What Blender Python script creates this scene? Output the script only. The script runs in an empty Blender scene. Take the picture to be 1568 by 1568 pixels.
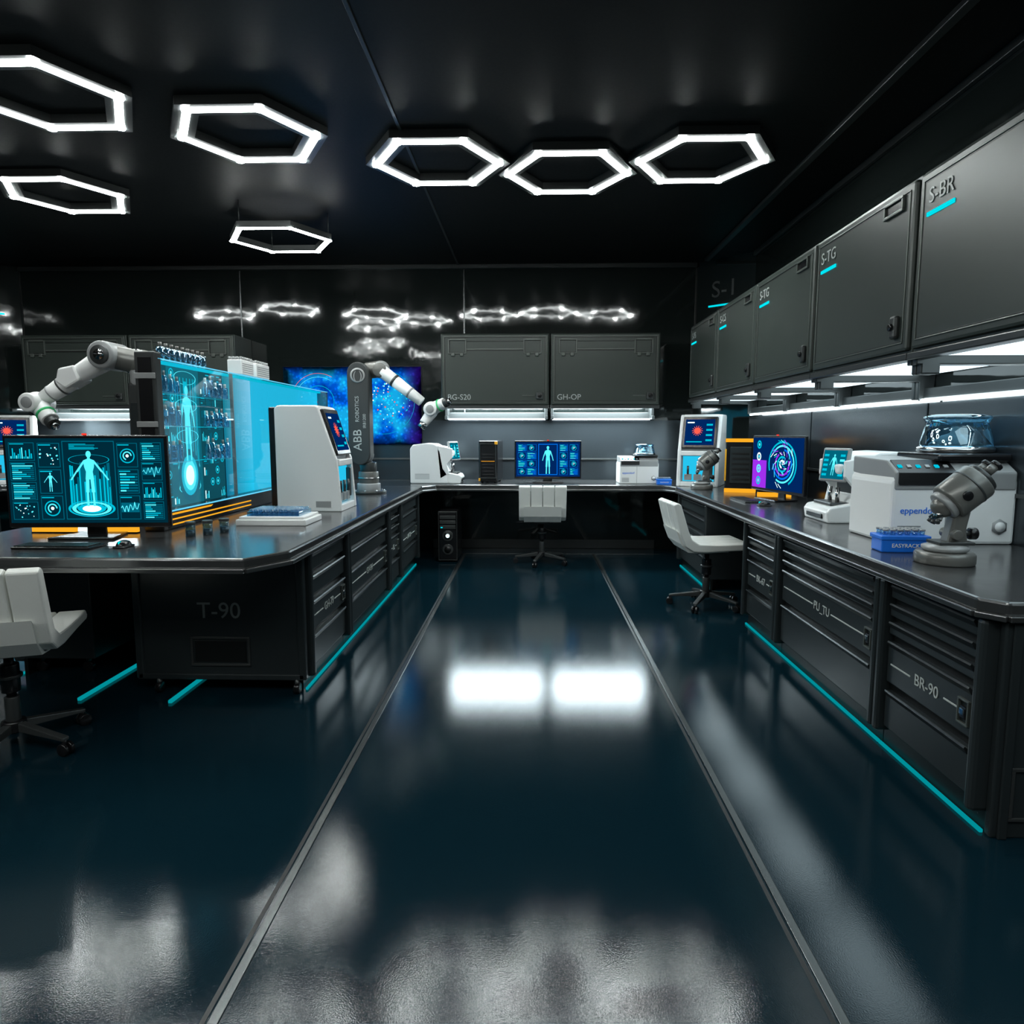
import bpy, bmesh, math, random
from mathutils import Vector, Matrix, Euler
random.seed(7)
bpy.context.scene.view_settings.view_transform='Standard'
H=1.3; CT=0.78; CB=0.72
R=math.radians
# ---------------------------------------------------------------- materials
def mat(name,col,rough=.5,metal=0,var=0.0,bump=0,bscale=60,spec=.5,coat=0,dist=.002):
    m=bpy.data.materials.new(name); m.use_nodes=True
    nt=m.node_tree; b=nt.nodes['Principled BSDF']
    b.inputs['Base Color'].default_value=(*col,1); b.inputs['Roughness'].default_value=rough
    b.inputs['Metallic'].default_value=metal; b.inputs['Specular IOR Level'].default_value=spec
    b.inputs['Coat Weight'].default_value=coat; b.inputs['Coat Roughness'].default_value=.05
    tc=nt.nodes.new('ShaderNodeTexCoord'); n=nt.nodes.new('ShaderNodeTexNoise')
    n.inputs['Scale'].default_value=bscale; n.inputs['Detail'].default_value=3
    nt.links.new(tc.outputs['Object'],n.inputs['Vector'])
    mr=nt.nodes.new('ShaderNodeMapRange')
    mr.inputs['To Min'].default_value=max(0,rough-var); mr.inputs['To Max'].default_value=rough+var
    nt.links.new(n.outputs['Fac'],mr.inputs['Value']); nt.links.new(mr.outputs['Result'],b.inputs['Roughness'])
    if bump:
        bp=nt.nodes.new('ShaderNodeBump'); bp.inputs['Strength'].default_value=bump; bp.inputs['Distance'].default_value=dist
        nt.links.new(n.outputs['Fac'],bp.inputs['Height']); nt.links.new(bp.outputs['Normal'],b.inputs['Normal'])
    return m
def emi(name,col,s):
    m=bpy.data.materials.new(name); m.use_nodes=True; nt=m.node_tree
    nt.nodes.remove(nt.nodes['Principled BSDF']); e=nt.nodes.new('ShaderNodeEmission')
    e.inputs['Color'].default_value=(*col,1); e.inputs['Strength'].default_value=s
    nt.links.new(e.outputs[0],nt.nodes['Material Output'].inputs[0]); return m
def glass(name,tint,g=.1,rough=.03,k=.6):
    m=bpy.data.materials.new(name); m.use_nodes=True; nt=m.node_tree
    nt.nodes.remove(nt.nodes['Principled BSDF'])
    t=nt.nodes.new('ShaderNodeBsdfTransparent'); t.inputs[0].default_value=(*tint,1)
    gl=nt.nodes.new('ShaderNodeBsdfGlossy'); gl.inputs['Roughness'].default_value=rough; gl.inputs[0].default_value=(.8,.95,1,1)
    lw=nt.nodes.new('ShaderNodeLayerWeight'); lw.inputs[0].default_value=.35
    ma=nt.nodes.new('ShaderNodeMath'); ma.operation='MULTIPLY_ADD'; ma.inputs[1].default_value=k; ma.inputs[2].default_value=g
    mx=nt.nodes.new('ShaderNodeMixShader')
    nt.links.new(lw.outputs['Facing'],ma.inputs[0]); nt.links.new(ma.outputs[0],mx.inputs[0])
    nt.links.new(t.outputs[0],mx.inputs[1]); nt.links.new(gl.outputs[0],mx.inputs[2])
    nt.links.new(mx.outputs[0],nt.nodes['Material Output'].inputs[0]); return m
WALL=mat('wall_black_gloss',(.012,.016,.015),.06,0,.02,.14,2.2,.75,0,.02)
CEIL=mat('ceiling_black',(.004,.005,.005),.5,0,.05,0,60,.2)
FLOOR=mat('floor_teal_epoxy',(.003,.016,.024),.085,0,.02,.09,260,.45)
SEAM=mat('seam_metal',(.12,.13,.13),.25,.8)
SPLASH=mat('backsplash_metal',(.055,.066,.074),.2,.6,.03,0,6)
DGRN=mat('cabinet_graphite',(.046,.058,.051),.36,.15,.02,0,3)
DGRL=mat('cabinet_trim',(.12,.135,.122),.3,.4)
CAB=mat('drawer_graphite',(.026,.033,.035),.33,.2,.02,0,3)
CABD=mat('drawer_recess',(.006,.007,.007),.4)
CABL=mat('drawer_lip',(.045,.052,.055),.28,.6)
TOP=mat('countertop_steel',(.125,.128,.13),.18,.7,.04,.03,12)
EDGE=mat('countertop_edge',(.2,.2,.2),.28,.9)
WHT=mat('white_plastic',(.92,.93,.92),.3,0,.02,0,10)
WHT2=mat('white_leather',(.78,.79,.75),.5,0,.03,.2,180)
LGRY=mat('grey_plastic',(.34,.35,.35),.35,.1)
GREY=mat('grey_metal',(.17,.17,.158),.3,.3)
DGREY=mat('dark_grey_metal',(.07,.075,.075),.32,.5)
BLK=mat('black_plastic',(.008,.008,.009),.25)
CHR=mat('chrome',(.6,.6,.6),.15,1)
BLUE=mat('blue_plastic',(.01,.18,.8),.35)
GRN=mat('green_ring',(.05,.6,.2),.4)
ORAP=mat('orange_plastic',(.9,.42,.02),.4)
TXT=mat('label_print',(.5,.54,.52),.4)
TXM=mat('label_print_dim',(.26,.29,.28),.4)
GLS=glass('clear_glass',(.93,.98,1),.05)
GLP=glass('case_glass',(.96,.99,1),.02,.02,.12)
GLD=glass('dome_glass',(.45,.72,.88),.15)
LED=emi('white_led',(.80,.95,1),13)
PAN=emi('light_panel',(.74,.93,1),2.2)
PANB=emi('light_panel_bright',(.80,.95,1),36)
HEX=emi('hex_lamp_white',(.94,1,.985),24)
HEXN=emi('hex_added_node',(.94,1,.985),250)  # bright corner discs added so the lamps reflect as dots on the wall
CYL=emi('cyan_led',(0,.27,.31),1)
CYB=emi('cyan_mark',(.0,.75,.85),1)
OR=emi('orange_led',(1,.43,.02),1.0)
RED=emi('red_led',(1,.05,.03),1)
U_BG=emi('ui_background',(0,.024,.042),1)
U_D=emi('ui_dim',(0,.13,.20),1)
U_C=emi('ui_cyan',(.0,.55,.74),1)
U_B=emi('ui_bright',(.10,.87,1),1.15)
U_W=emi('ui_white',(.75,1,1),1.4)
U_BL=emi('ui_blue_bg',(0,.02,.12),1)
U_BLM=emi('ui_blue',(.0,.18,.9),1)
U_PU=emi('ui_purple',(.35,.03,.85),1)
U_RD=emi('ui_red',(1,.12,.08),1)
U_TQ=emi('ui_glow_panel',(.02,.55,.85),1)
U_TQ2=emi('ui_glow_panel_light',(.15,.68,1),1)
# ---------------------------------------------------------------- mesh builder
class M:
    def __init__(s): s.bm=bmesh.new(); s.mats=[]
    def put(s,t,m,mtx=None,smooth=False):
        if m not in s.mats: s.mats.append(m)
        i=s.mats.index(m)
        if mtx is not None: t.transform(mtx)
        for f in t.faces: f.material_index=i; f.smooth=smooth
        me=bpy.data.meshes.new('t'); t.to_mesh(me); t.free(); s.bm.from_mesh(me); bpy.data.meshes.remove(me)
    def box(s,c,d,m,bv=.004,rot=None,T=None,seg=2):
        t=bmesh.new(); bmesh.ops.create_cube(t,size=1); t.transform(Matrix.Diagonal((*d,1)))
        if bv: 
            bv=min(bv,min(d)*.45); bmesh.ops.bevel(t,geom=t.edges[:],offset=bv,segments=seg,affect='EDGES',profile=.5)
        X=Matrix.Translation(c)
        if rot: X=X@Euler([R(a) for a in rot]).to_matrix().to_4x4()
        if T: X=T@X
        s.put(t,m,X)
    def bb(s,x0,x1,y0,y1,z0,z1,m,bv=.004,T=None):
        s.box(((x0+x1)/2,(y0+y1)/2,(z0+z1)/2),(abs(x1-x0),abs(y1-y0),abs(z1-z0)),m,bv,None,T)
    def cyl(s,p,q,r,m,r2=None,seg=28,bv=0,T=None):
        p=Vector(p); q=Vector(q); L=(q-p).length
        t=bmesh.new(); bmesh.ops.create_cone(t,cap_ends=True,segments=seg,radius1=r,radius2=r if r2 is None else r2,depth=L)
        if bv:
            e=[e for e in t.edges if len(e.link_faces)==2 and any(len(f.verts)>4 for f in e.link_faces)]
            bmesh.ops.bevel(t,geom=e,offset=bv,segments=2,affect='EDGES',profile=.5)
        X=Matrix.Translation((p+q)/2)@(q-p).to_track_quat('Z','Y').to_matrix().to_4x4()
        if T: X=T@X
        s.put(t,m,X,True)
    def sph(s,c,r,m,sc=(1,1,1),T=None):
        t=bmesh.new(); bmesh.ops.create_uvsphere(t,u_segments=28,v_segments=16,radius=r)
        X=Matrix.Translation(c)@Matrix.Diagonal((*sc,1))
        if T: X=T@X
        s.put(t,m,X,True)
    def prism(s,pts,ax,a,b,m,bv=0,T=None,smooth=False):
        t=bmesh.new()
        def P(u,v,w): return {'x':(w,u,v),'y':(u,w,v),'z':(u,v,w)}[ax]
        A=[t.verts.new(P(u,v,a)) for u,v in pts]; B=[t.verts.new(P(u,v,b)) for u,v in pts]
        n=len(pts); t.faces.new(A); t.faces.new(B[::-1])
        for i in range(n): t.faces.new((A[i],B[i],B[(i+1)%n],A[(i+1)%n]))
        bmesh.ops.recalc_face_normals(t,faces=t.faces[:])
        if bv: bmesh.ops.bevel(t,geom=t.edges[:],offset=bv,segments=2,affect='EDGES',profile=.5,clamp_overlap=True)
        s.put(t,m,T,smooth)
    def lathe(s,prof,m,c=(0,0,0),T=None,seg=36):
        t=bmesh.new(); rings=[]
        for r,z in prof: rings.append([t.verts.new((max(r,1e-4)*math.cos(2*math.pi*i/seg),max(r,1e-4)*math.sin(2*math.pi*i/seg),z)) for i in range(seg)])
        for a,b in zip(rings,rings[1:]):
            for i in range(seg): t.faces.new((a[i],a[(i+1)%seg],b[(i+1)%seg],b[i]))
        X=Matrix.Translation(c)
        if T: X=T@X
        s.put(t,m,X,True)
    def flat(s,pts,m,T,y=0):
        t=bmesh.new(); t.faces.new([t.verts.new((u,y,v)) for u,v in pts]); s.put(t,m,T)
    def frame(s,x0,x1,z0,z1,wd,y,th,m,T=None):
        for a in ((x0,x1,z0,z0+wd),(x0,x1,z1-wd,z1),(x0,x0+wd,z0+wd,z1-wd),(x1-wd,x1,z0+wd,z1-wd)):
            s.bb(a[0],a[1],y-th,y,a[2],a[3],m,.002,T)
    def text(s,body,size,T,m,ex=.001,align='CENTER'):
        cu=bpy.data.curves.new('t','FONT'); cu.body=body; cu.size=size; cu.extrude=ex; cu.align_x=align; cu.align_y='CENTER'
        cu.resolution_u=4
        o=bpy.data.objects.new('t',cu); bpy.context.scene.collection.objects.link(o)
        dg=bpy.context.evaluated_depsgraph_get(); me=bpy.data.meshes.new_from_object(o.evaluated_get(dg))
        t=bmesh.new(); t.from_mesh(me); bpy.data.objects.remove(o); bpy.data.curves.remove(cu); bpy.data.meshes.remove(me)
        s.put(t,m,T@Matrix.Rotation(R(90),4,'X'))
    def done(s,name,loc=(0,0,0),rz=0):
        me=bpy.data.meshes.new(name); s.bm.to_mesh(me); s.bm.free()
        for m in s.mats: me.materials.append(m)
        o=bpy.data.objects.new(name,me); o.location=loc; o.rotation_euler=(0,0,R(rz))
        bpy.context.scene.collection.objects.link(o); return o
Tr=lambda x,y,z: Matrix.Translation((x,y,z))
Rx=lambda a: Matrix.Rotation(R(a),4,'X')
Ry=lambda a: Matrix.Rotation(R(a),4,'Y')
Rz=lambda a: Matrix.Rotation(R(a),4,'Z')
# ---------------------------------------------------------------- display content (XZ plane facing -Y)
def ring(m,T,cx,cz,r0,r1,mt,y,sx=1,sz=1,n=32,a0=0,a1=360):
    for i in range(n):
        a=R(a0+(a1-a0)*i/n); b=R(a0+(a1-a0)*(i+1)/n)
        m.flat([(cx+sx*r*math.cos(t),cz+sz*r*math.sin(t)) for r,t in ((r0,a),(r1,a),(r1,b),(r0,b))],mt,T,y)
def rect(m,T,x0,x1,z0,z1,mt,y): m.flat([(x0,z0),(x1,z0),(x1,z1),(x0,z1)],mt,T,y)
def line(m,T,p,q,w,mt,y):
    d=Vector((q[0]-p[0],q[1]-p[1])); 
    if d.length<1e-6: return
    n=Vector((-d.y,d.x)).normalized()*w/2
    m.flat([(p[0]-n.x,p[1]-n.y),(q[0]-n.x,q[1]-n.y),(q[0]+n.x,q[1]+n.y),(p[0]+n.x,p[1]+n.y)],mt,T,y)
def figure(m,T,cx,z0,h,mt,y,spread=1):
    k=h
    ring(m,T,cx,z0+.93*k,0,.055*k,mt,y,.85,1.1,14)
    m.flat([(cx-.02*k,z0+.89*k),(cx-.025*k,z0+.85*k),(cx-.10*k,z0+.82*k),(cx-.085*k,z0+.7*k),(cx-.06*k,z0+.62*k),(cx-.075*k,z0+.48*k),(cx+.075*k,z0+.48*k),(cx+.06*k,z0+.62*k),(cx+.085*k,z0+.7*k),(cx+.10*k,z0+.82*k),(cx+.025*k,z0+.85*k),(cx+.02*k,z0+.89*k)],mt,T,y)
    for s in (-1,1):
        line(m,T,(cx+s*.09*k,z0+.8*k),(cx+s*(.12+.1*spread)*k,z0+.62*k),.035*k,mt,y-.0001)
        line(m,T,(cx+s*(.12+.1*spread)*k,z0+.63*k),(cx+s*(.13+.2*spread)*k,z0+.47*k),.026*k,mt,y-.0002)
        line(m,T,(cx+s*.04*k,z0+.5*k),(cx+s*.05*k,z0+.25*k),.06*k,mt,y-.0001)
        line(m,T,(cx+s*.05*k,z0+.27*k),(cx+s*.055*k,z0+.0*k),.038*k,mt,y-.0002)
def panel(m,T,x0,x1,z0,z1,kind,rn,C=U_C,B=U_B,D=U_D):
    w=x1-x0; h=z1-z0; y=-.002; t=min(w,h)*.03
    rect(m,T,x0,x1,z0,z1,D,-.001)
    rect(m,T,x0+t,x1-t,z0+t,z1-t,U_BG if D is U_D else U_BL,-.0015)
    rect(m,T,x0+w*.05,x0+w*.6,z1-h*.1,z1-h*.06,C,-.0018)
    if kind==0:
        n=12
        for i in range(n):
            bx=x0+w*(.06+.88*i/n); rect(m,T,bx,bx+w*.045,z0+h*.12,z0+h*(.2+.6*rn.random()),C if i%3 else B,y)
    elif kind==1:
        for i in range(7):
            e=x0+w*(.3+.6*rn.random()); rect(m,T,x0+w*.08,e,z0+h*(.08+.115*i),z0+h*(.145+.115*i),C if i%3 else B,y)
            rect(m,T,e+w*.03,x1-w*.06,z0+h*(.08+.115*i),z0+h*(.145+.115*i),D,y)
    elif kind==2:
        r=min(w,h)*.36; cx=(x0+x1)/2; cz=(z0+z1)/2-h*.03
        ring(m,T,cx,cz,r*.85,r,C,y); ring(m,T,cx,cz,r*.45,r*.62,B,y,n=20,a1=250); ring(m,T,cx,cz,0,r*.22,U_W,y,n=10)
    elif kind==3:
        rect(m,T,x0+w*.06,x1-w*.06,z0+h*.3,z0+h*.7,D,-.0018)
        pr=None
        for i in range(17):
            p=(x0+w*(.06+.88*i/16),z0+h*(.48+.3*math.sin(i*1.7)*rn.random()))
            if pr: line(m,T,pr,p,h*.03,B,y-.0001*(i%2))
            pr=p
    elif kind==4:
        for i in range(18):
            cx=x0+w*(.1+.8*rn.random()); cz=z0+h*(.12+.7*rn.random()); r=h*.022*(1+rn.random()); ring(m,T,cx,cz,0,r,B if i%3 else U_W,y-.0001*i,n=8)
    elif kind==5: figure(m,T,(x0+x1)/2,z0+h*.08,h*.8,B,y)
def display(m,T,w,h,style,seed=1):
    rn=random.Random(seed); x=lambda f:-w/2+w*f; z=lambda f:-h/2+h*f
    if style=='body':
        rect(m,T,x(0),x(1),z(0),z(1),U_BG,0)
        for c,(a,b) in enumerate(((.02,.18),(.2,.34),(.70,.83),(.85,.98))):
            n=4 if c in(0,3) else 3
            for i in range(n):
                panel(m,T,x(a),x(b),z(.04+.93*i/n),z(.04+.93*(i+.92)/n),[1,4,0,2,1,3,5,1][(i*3+c*2+1)%8],rn)
        rect(m,T,x(.355),x(.685),z(.04),z(.97),U_D,-.0008); rect(m,T,x(.36),x(.68),z(.05),z(.96),U_BG,-.001)
        for i in range(25):
            t=math.pi*i/24
            px=x(.52)+w*.125*math.cos(t); rect(m,T,px-w*.005,px+w*.005,z(.17),z(.3+.35*rn.random()+.15*(1-math.sin(t))),U_D if i%2 else U_C,-.0016-.00001*i)
        rect(m,T,x(.46),x(.58),z(.2),z(.72),U_D,-.0015)
        for a,b,mt,q in ((.135,.15,U_C,0),(.10,.125,U_B,1),(.05,.09,U_C,2),(0,.06,U_W,3)): ring(m,T,x(.52),z(.17),w*a,w*b,mt,-.002-.0001*q,1,.36)
        ring(m,T,x(.52),z(.75),w*.125,w*.13,U_C,-.002,1,.25)
        figure(m,T,x(.52),z(.2),h*.66,U_B,-.0028)
        for i in range(6): rect(m,T,x(.4),x(.4+.2*rn.random()),z(.93-.012*i),z(.936-.012*i),U_C,-.003)
    elif style=='blue':
        rect(m,T,x(0),x(1),z(0),z(1),U_BL,0)
        for c,(a,b) in enumerate(((.03,.16),(.17,.32),(.68,.81),(.84,.97))):
            for i in range(4): panel(m,T,x(a),x(b),z(.05+.23*i),z(.05+.23*i+.2),[2,1,2,1][(i+c)%4],rn,U_C,U_B,U_BLM)
        rect(m,T,x(.35),x(.65),z(.05),z(.95),U_BLM,-.001); rect(m,T,x(.36),x(.64),z(.07),z(.93),U_BL,-.0015)
        figure(m,T,x(.5),z(.08),h*.82,U_B,-.003,.3)
    elif style=='brain':
        rect(m,T,x(0),x(1),z(0),z(1),U_BL,0)
        rect(m,T,x(0),x(.3),z(.0),z(.55),U_PU,-.001)
        for i in range(4):
            ring(m,T,x(.14),z(.14+.24*i),h*.05,h*.085,[U_C,U_B,U_W,U_C][i],-.003,n=18); ring(m,T,x(.14),z(.14+.24*i),0,h*.03,U_B,-.003,n=10)
        for i in range(6): ring(m,T,x(.62),z(.5),h*(.05+.07*i),h*(.085+.07*i),[U_W,U_C,U_PU,U_BLM,U_B,U_C][i],-.003,n=26,a0=60*i,a1=60*i+260,sx=1.15)
        for i in range(60):
            a=rn.random()*6.28; r=.42*h*rn.random()
            line(m,T,(x(.62)+r*math.cos(a),z(.5)+r*math.sin(a)),(x(.62)+(r+.06*h)*math.cos(a+.3),z(.5)+(r+.06*h)*math.sin(a+.3)),h*.015,[U_B,U_W,U_PU,U_C][i%4],-.0035-.00005*i)
    elif style=='small':
        rect(m,T,x(0),x(1),z(0),z(1),U_D,0)
        figure(m,T,x(.5),z(.12),h*.75,U_B,-.002,.4)
        for i in range(5):
            rect(m,T,x(.05),x(.25),z(.1+.17*i),z(.18+.17*i),U_C,-.002); rect(m,T,x(.75),x(.95),z(.1+.17*i),z(.18+.17*i),U_B if i%2 else U_C,-.002)
    elif style=='virus':
        rect(m,T,x(0),x(1),z(0),z(1),U_BL,0)
        ring(m,T,x(.42),z(.55),0,h*.12,U_RD,-.002,n=16)
        for i in range(14):
            a=2*math.pi*i/14; line(m,T,(x(.42)+h*.10*math.cos(a),z(.55)+h*.10*math.sin(a)),(x(.42)+h*.2*math.cos(a),z(.55)+h*.2*math.sin(a)),h*.02,U_RD,-.0025)
        for i in range(4): rect(m,T,x(.72),x(.93),z(.15+.2*i),z(.22+.2*i),U_C,-.002)
        rect(m,T,x(.06),x(.3),z(.85),z(.9),U_W,-.002); rect(m,T,x(.06),x(.6),z(.1),z(.14),U_C,-.002)
# ---------------------------------------------------------------- room
XR=2.27; XL=-6.15; YB=7.67; YF=-1.6; ZC=3.12; CH=.48
def slab(name,pts,ax,a,b,m):
    k=M(); k.prism(pts,ax,a,b,m); return k.done(name)
slab('floor',[(XL-.1,YF-.1),(XR+.1,YF-.1),(XR+.1,YB+.1),(XL-.1,YB+.1)],'z',-.1,0,FLOOR)
slab('ceiling',[(XL-.1,YF-.1),(XR+.1,YF-.1),(XR+.1,YB+.1),(XL-.1,YB+.1)],'z',ZC,ZC+.1,CEIL)
slab('wall_back',[(XL+CH,YB),(XR-CH,YB),(XR-CH,YB+.1),(XL+CH,YB+.1)],'z',0,ZC,WALL)
slab('wall_back_right',[(XR-CH,YB),(XR,YB-CH),(XR+.1,YB-CH),(XR+.1,YB+.1),(XR-CH,YB+.1)],'z',0,ZC,WALL)
slab('wall_back_left',[(XL+CH,YB),(XL,YB-CH),(XL-.1,YB-CH),(XL-.1,YB+.1),(XL+CH,YB+.1)],'z',0,ZC,WALL)
slab('wall_right',[(XR,YF),(XR+.1,YF),(XR+.1,YB-CH),(XR,YB-CH)],'z',0,ZC,WALL)
slab('wall_left',[(XL,YF),(XL-.1,YF),(XL-.1,YB-CH),(XL,YB-CH)],'z',0,ZC,WALL)
slab('wall_front',[(XL-.1,YF),(XR+.1,YF),(XR+.1,YF-.1),(XL-.1,YF-.1)],'z',0,ZC,WALL)
k=M()
for x in (-3.2,-.73): 
    k.bb(x-.008,x+.008,YB-.006,YB,1.5,ZC-.05,SEAM,.002)
for x in (-5.67,1.79): k.bb(x-.01,x+.01,YB-.008,YB,1.0,ZC-.05,CABD,.002)
k.done('trim_1')
k=M(); k.bb(XL+CH,XR-CH,YB-.03,YB,ZC-.045,ZC,DGREY,.004); k.bb(XR-.03,XR,YF,YB-CH,ZC-.045,ZC,DGREY,.004)
k.bb(XR-.45,XR-.4,YF,YB-.2,ZC-.03,ZC,DGREY,.004); k.bb(-.80,-.78,2,YB-.03,ZC-.01,ZC,DGREY,.002); k.done('trim_2')
k=M(); k.bb(XL+CH,XR-CH,YB-.02,YB,1.0,1.02,DGREY,.003); k.bb(XR-.02,XR,2.1,YB-CH,1.0,1.02,DGREY,.003); k.done('trim_3')
k=M(); k.bb(XL+CH,XR-CH,YB-.008,YB,CT,1.44,SPLASH,.002); k.done('trim_7')
k=M()
for a,b in ((2.1,3.98),(4.0,5.6),(5.62,YB-CH)): k.bb(XR-.008,XR,a,b,CT,1.47,SPLASH,.002)
k.done('trim_8')
for i,x in enumerate((-.70,.70)):
    k=M(); k.bb(x-.012,x+.012,YF,7.3,0,.004,SEAM,.0015); k.bb(x-.03,x-.018,YF,7.3,0,.001,CABD,0); k.done('trim_%d'%(4+i))
k=M(); k.bb(-1.0,1.4,7.3,7.312,0,.003,SEAM,.001); k.done('trim_6')
k=M(); k.bb(-1.1,1.4,YB-.015,YB,0,.1,DGREY,.004); k.done('baseboard_back')
def sign(txt,loc,rz,w=.4):
    k=M(); k.text(txt,.24,Tr(0,-.003,.1),DGREY,.002); k.box((0,-.006,-.06),(w,.01,.018),CYB,.002); k.done('wall_sign',loc,rz)
sign('S-1',(XR-CH*.5,YB-CH*.5,2.70),-45,.36)
sign('S-2',(XL+CH*.5,YB-CH*.5,2.66),45,.36)
# ---------------------------------------------------------------- countertops
def counter(poly,lips):
    k=M(); k.prism(poly,'z',CB+.012,CT,TOP,.01)
    for i in lips:
        a=Vector(poly[i]); b=Vector(poly[(i+1)%len(poly)]); c=(a+b)/2; L=(b-a).length; an=math.degrees(math.atan2(b.y-a.y,b.x-a.x))
        k.box((c.x,c.y,CB+.008),(L,.03,.02),EDGE,.004,(0,0,an))
    k.done('countertop')
counter([(1.425,2.17),(1.48,2.1),(XR-.001,2.1),(XR-.001,6.68),(1.425,6.68)],[0,1,4])
counter([(XL+.001,2.1),(-5.3,2.1),(-5.3,6.68),(XL+.001,6.68)],[0,1])
counter([(-2.81,2.97),(-2.70,2.77),(-1.19,2.77),(-1.07,2.97),(-1.07,6.68),(-2.81,6.68)],[0,1,2,3,5])
counter([(XL+.001,6.68),(-5.3,6.68),(-5.12,6.87),(-2.95,6.87),(-2.81,6.68),(-1.07,6.68),(-.95,6.87),(1.33,6.87),(1.425,6.68),(XR-.001,6.68),(XR-.001,YB-CH-.001),(XR-CH-.001,YB-.001),(XL+CH+.001,YB-.001),(XL+.001,YB-CH-.001)],[1,2,3,5,6,7])
# ---------------------------------------------------------------- lower cabinets
def lower(loc,rz,w,d,label,style=0,caster=True,strip=True):
    k=M()
    z0=.09; top=CB-.006
    k.bb(0,w,.03,d,z0,top,CAB,.006)
    for x in (0,w): k.bb(x-.04 if x else 0,x if x else .04,-.03,.05,z0-.02,top,CAB,.014)
    a=.05; b=w-.05
    if style==0:   rows=[(.64,.70,0),(.565,.625,0),(.49,.55,0),(.29,.47,1),(.1,.265,2)]
    elif style==1: rows=[(.65,.70,0),(.595,.64,0),(.545,.585,0),(.34,.525,1),(.1,.32,2)]
    else:          rows=[(.60,.70,0),(.47,.58,0),(.29,.45,1),(.1,.27,2)]
    for (u,v,t) in rows:
        k.bb(a,b,-.002,.03,u,v-.012,CAB,.005)
        k.bb(a,b,.02,.032,v-.012,v+.02 if v<.69 else v,CABD,0)
        k.prism([(-.002,v-.014),(-.014,v-.004),(-.018,v-.010),(-.006,v-.03),(-.002,v-.03)],'x',a+.02,b-.02,CABL)
        if t==1 and label:
            zc=(u+v)/2-.01; tw=.035*len(label)+.02; xc=w*.5
            k.text(label,.062,Tr(xc,-.004,zc),TXT)
            k.bb(a+.03,xc-tw/2-.01,-.005,0,zc-.003,zc+.003,TXT,.001)
            k.bb(xc+tw/2+.01,b-.09,-.005,0,zc-.003,zc+.003,TXT,.001)
            k.frame(b-.08,b-.02,zc-.045,zc+.045,.008,-.002,.012,DGRL); k.bb(b-.068,b-.032,-.014,0,zc-.025,zc+.02,BLK,.006)
            k.bb(b-.062,b-.038,-.018,-.01,zc-.01,zc+.012,CHR,.003)
    if caster:
        for x in (.07,w-.07):
            for y in (.08,d-.08):
                k.cyl((x,y,.03),(x,y,z0+.005),.014,DGREY); k.cyl((x-.015,y,.03),(x+.015,y,.03),.03,BLK,bv=.004)
    else: k.bb(.01,w-.01,.06,d-.02,0,z0,CABD,.003)
    if strip: k.bb(0,w,.008,.02,.0,.012,CYL,.002); k.bb(0,w,.03,.05,0,z0,CABD,0)
    return k.done('drawer_cabinet',loc,rz)
for (yf,yn,lb,st) in ((4.60,3.975,'BK-67',0),(3.97,2.80,'PU_TU',1),(2.795,2.14,'BR-90',0)):
    lower((1.465,yf,0),-90,yf-yn,.76,lb,st,False)
lower((1.465,6.66,0),-90,1.06,.76,'GT-04',2,True)
for (yn,yf,lb,st) in ((3.32,4.055,'GH-79',2),(4.06,5.25,'GV-PH',2),(5.255,5.75,'KL',0),(5.755,6.66,'DW-20',2)):
    lower((-1.12,yn,0),90,yf-yn,.84,lb,st,True)
for (yf,yn,lb) in ((4.2,3.5,'LN-2'),(5.4,4.21,'AV-71'),(6.6,5.41,'RT-8')):
    lower((-2.76,yf,0),-90,yf-yn,.42,lb,2,True)
for (yn,yf,lb) in ((2.2,3.4,'SA-1'),(3.41,4.6,'SB-2'),(5.6,6.66,'SC-3')):
    lower((-5.34,yn,0),90,yf-yn,.76,lb,1,False)
k=M(); w=.84
k.bb(0,w,0,.03,.07,CB-.006,CAB,.008); k.bb(-.01,.03,-.012,.03,.07,CB-.006,CAB,.008); k.bb(w-.03,w+.01,-.012,.03,.07,CB-.006,CAB,.008)
k.bb(.0,w,-.012,.0,.07,.1,CAB,.005)
k.text('T-90',.115,Tr(.42,-.002,.42),TXM)
k.frame(.27,.57,.14,.29,.012,0,.008,DGREY); k.bb(.29,.55,-.003,0,.16,.27,CABD,.002)
for x in (.1,w-.04): k.cyl((x,.0,.028),(x,.0,.075),.012,DGREY); k.cyl((x-.014,.0,.028),(x+.014,.0,.028),.028,BLK,bv=.004)
k.done('cabinet_end_panel',(-1.965,3.275,0))
k=M(); k.bb(-.38,.4,0,.03,.0,CB-.006,CAB,.006); k.text('S-40',.12,Tr(-.30,-.002,.34),TXT,align='LEFT'); k.frame(-.33,.33,.06,.24,.012,0,.008,DGREY)
k.bb(-.36,-.33,-.01,0,0,CB-.006,CAB,.004); k.done('cabinet_end_panel',(1.865,2.11,0))
k=M(); k.bb(-.009,.009,0,.75,0,.015,CYL,.002); k.done('led_strip',(-2.20,3.15,0))
k=M(); k.bb(-.009,.009,0,.45,0,.015,CYL,.002); k.done('led_strip',(-1.74,3.13,0))
k=M(); k.bb(-.36,.2,0,.03,0,.006,BLK,.001)  # added glowing bar, stands in for an orange reflection on the counter
for a,b in ((-.36,-.13),(.0,.2)): k.bb(a,b,.004,.03,.005,.032,OR,.002)
k.done('added_glow_bar',(-2.25,3.47,CT))
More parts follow.
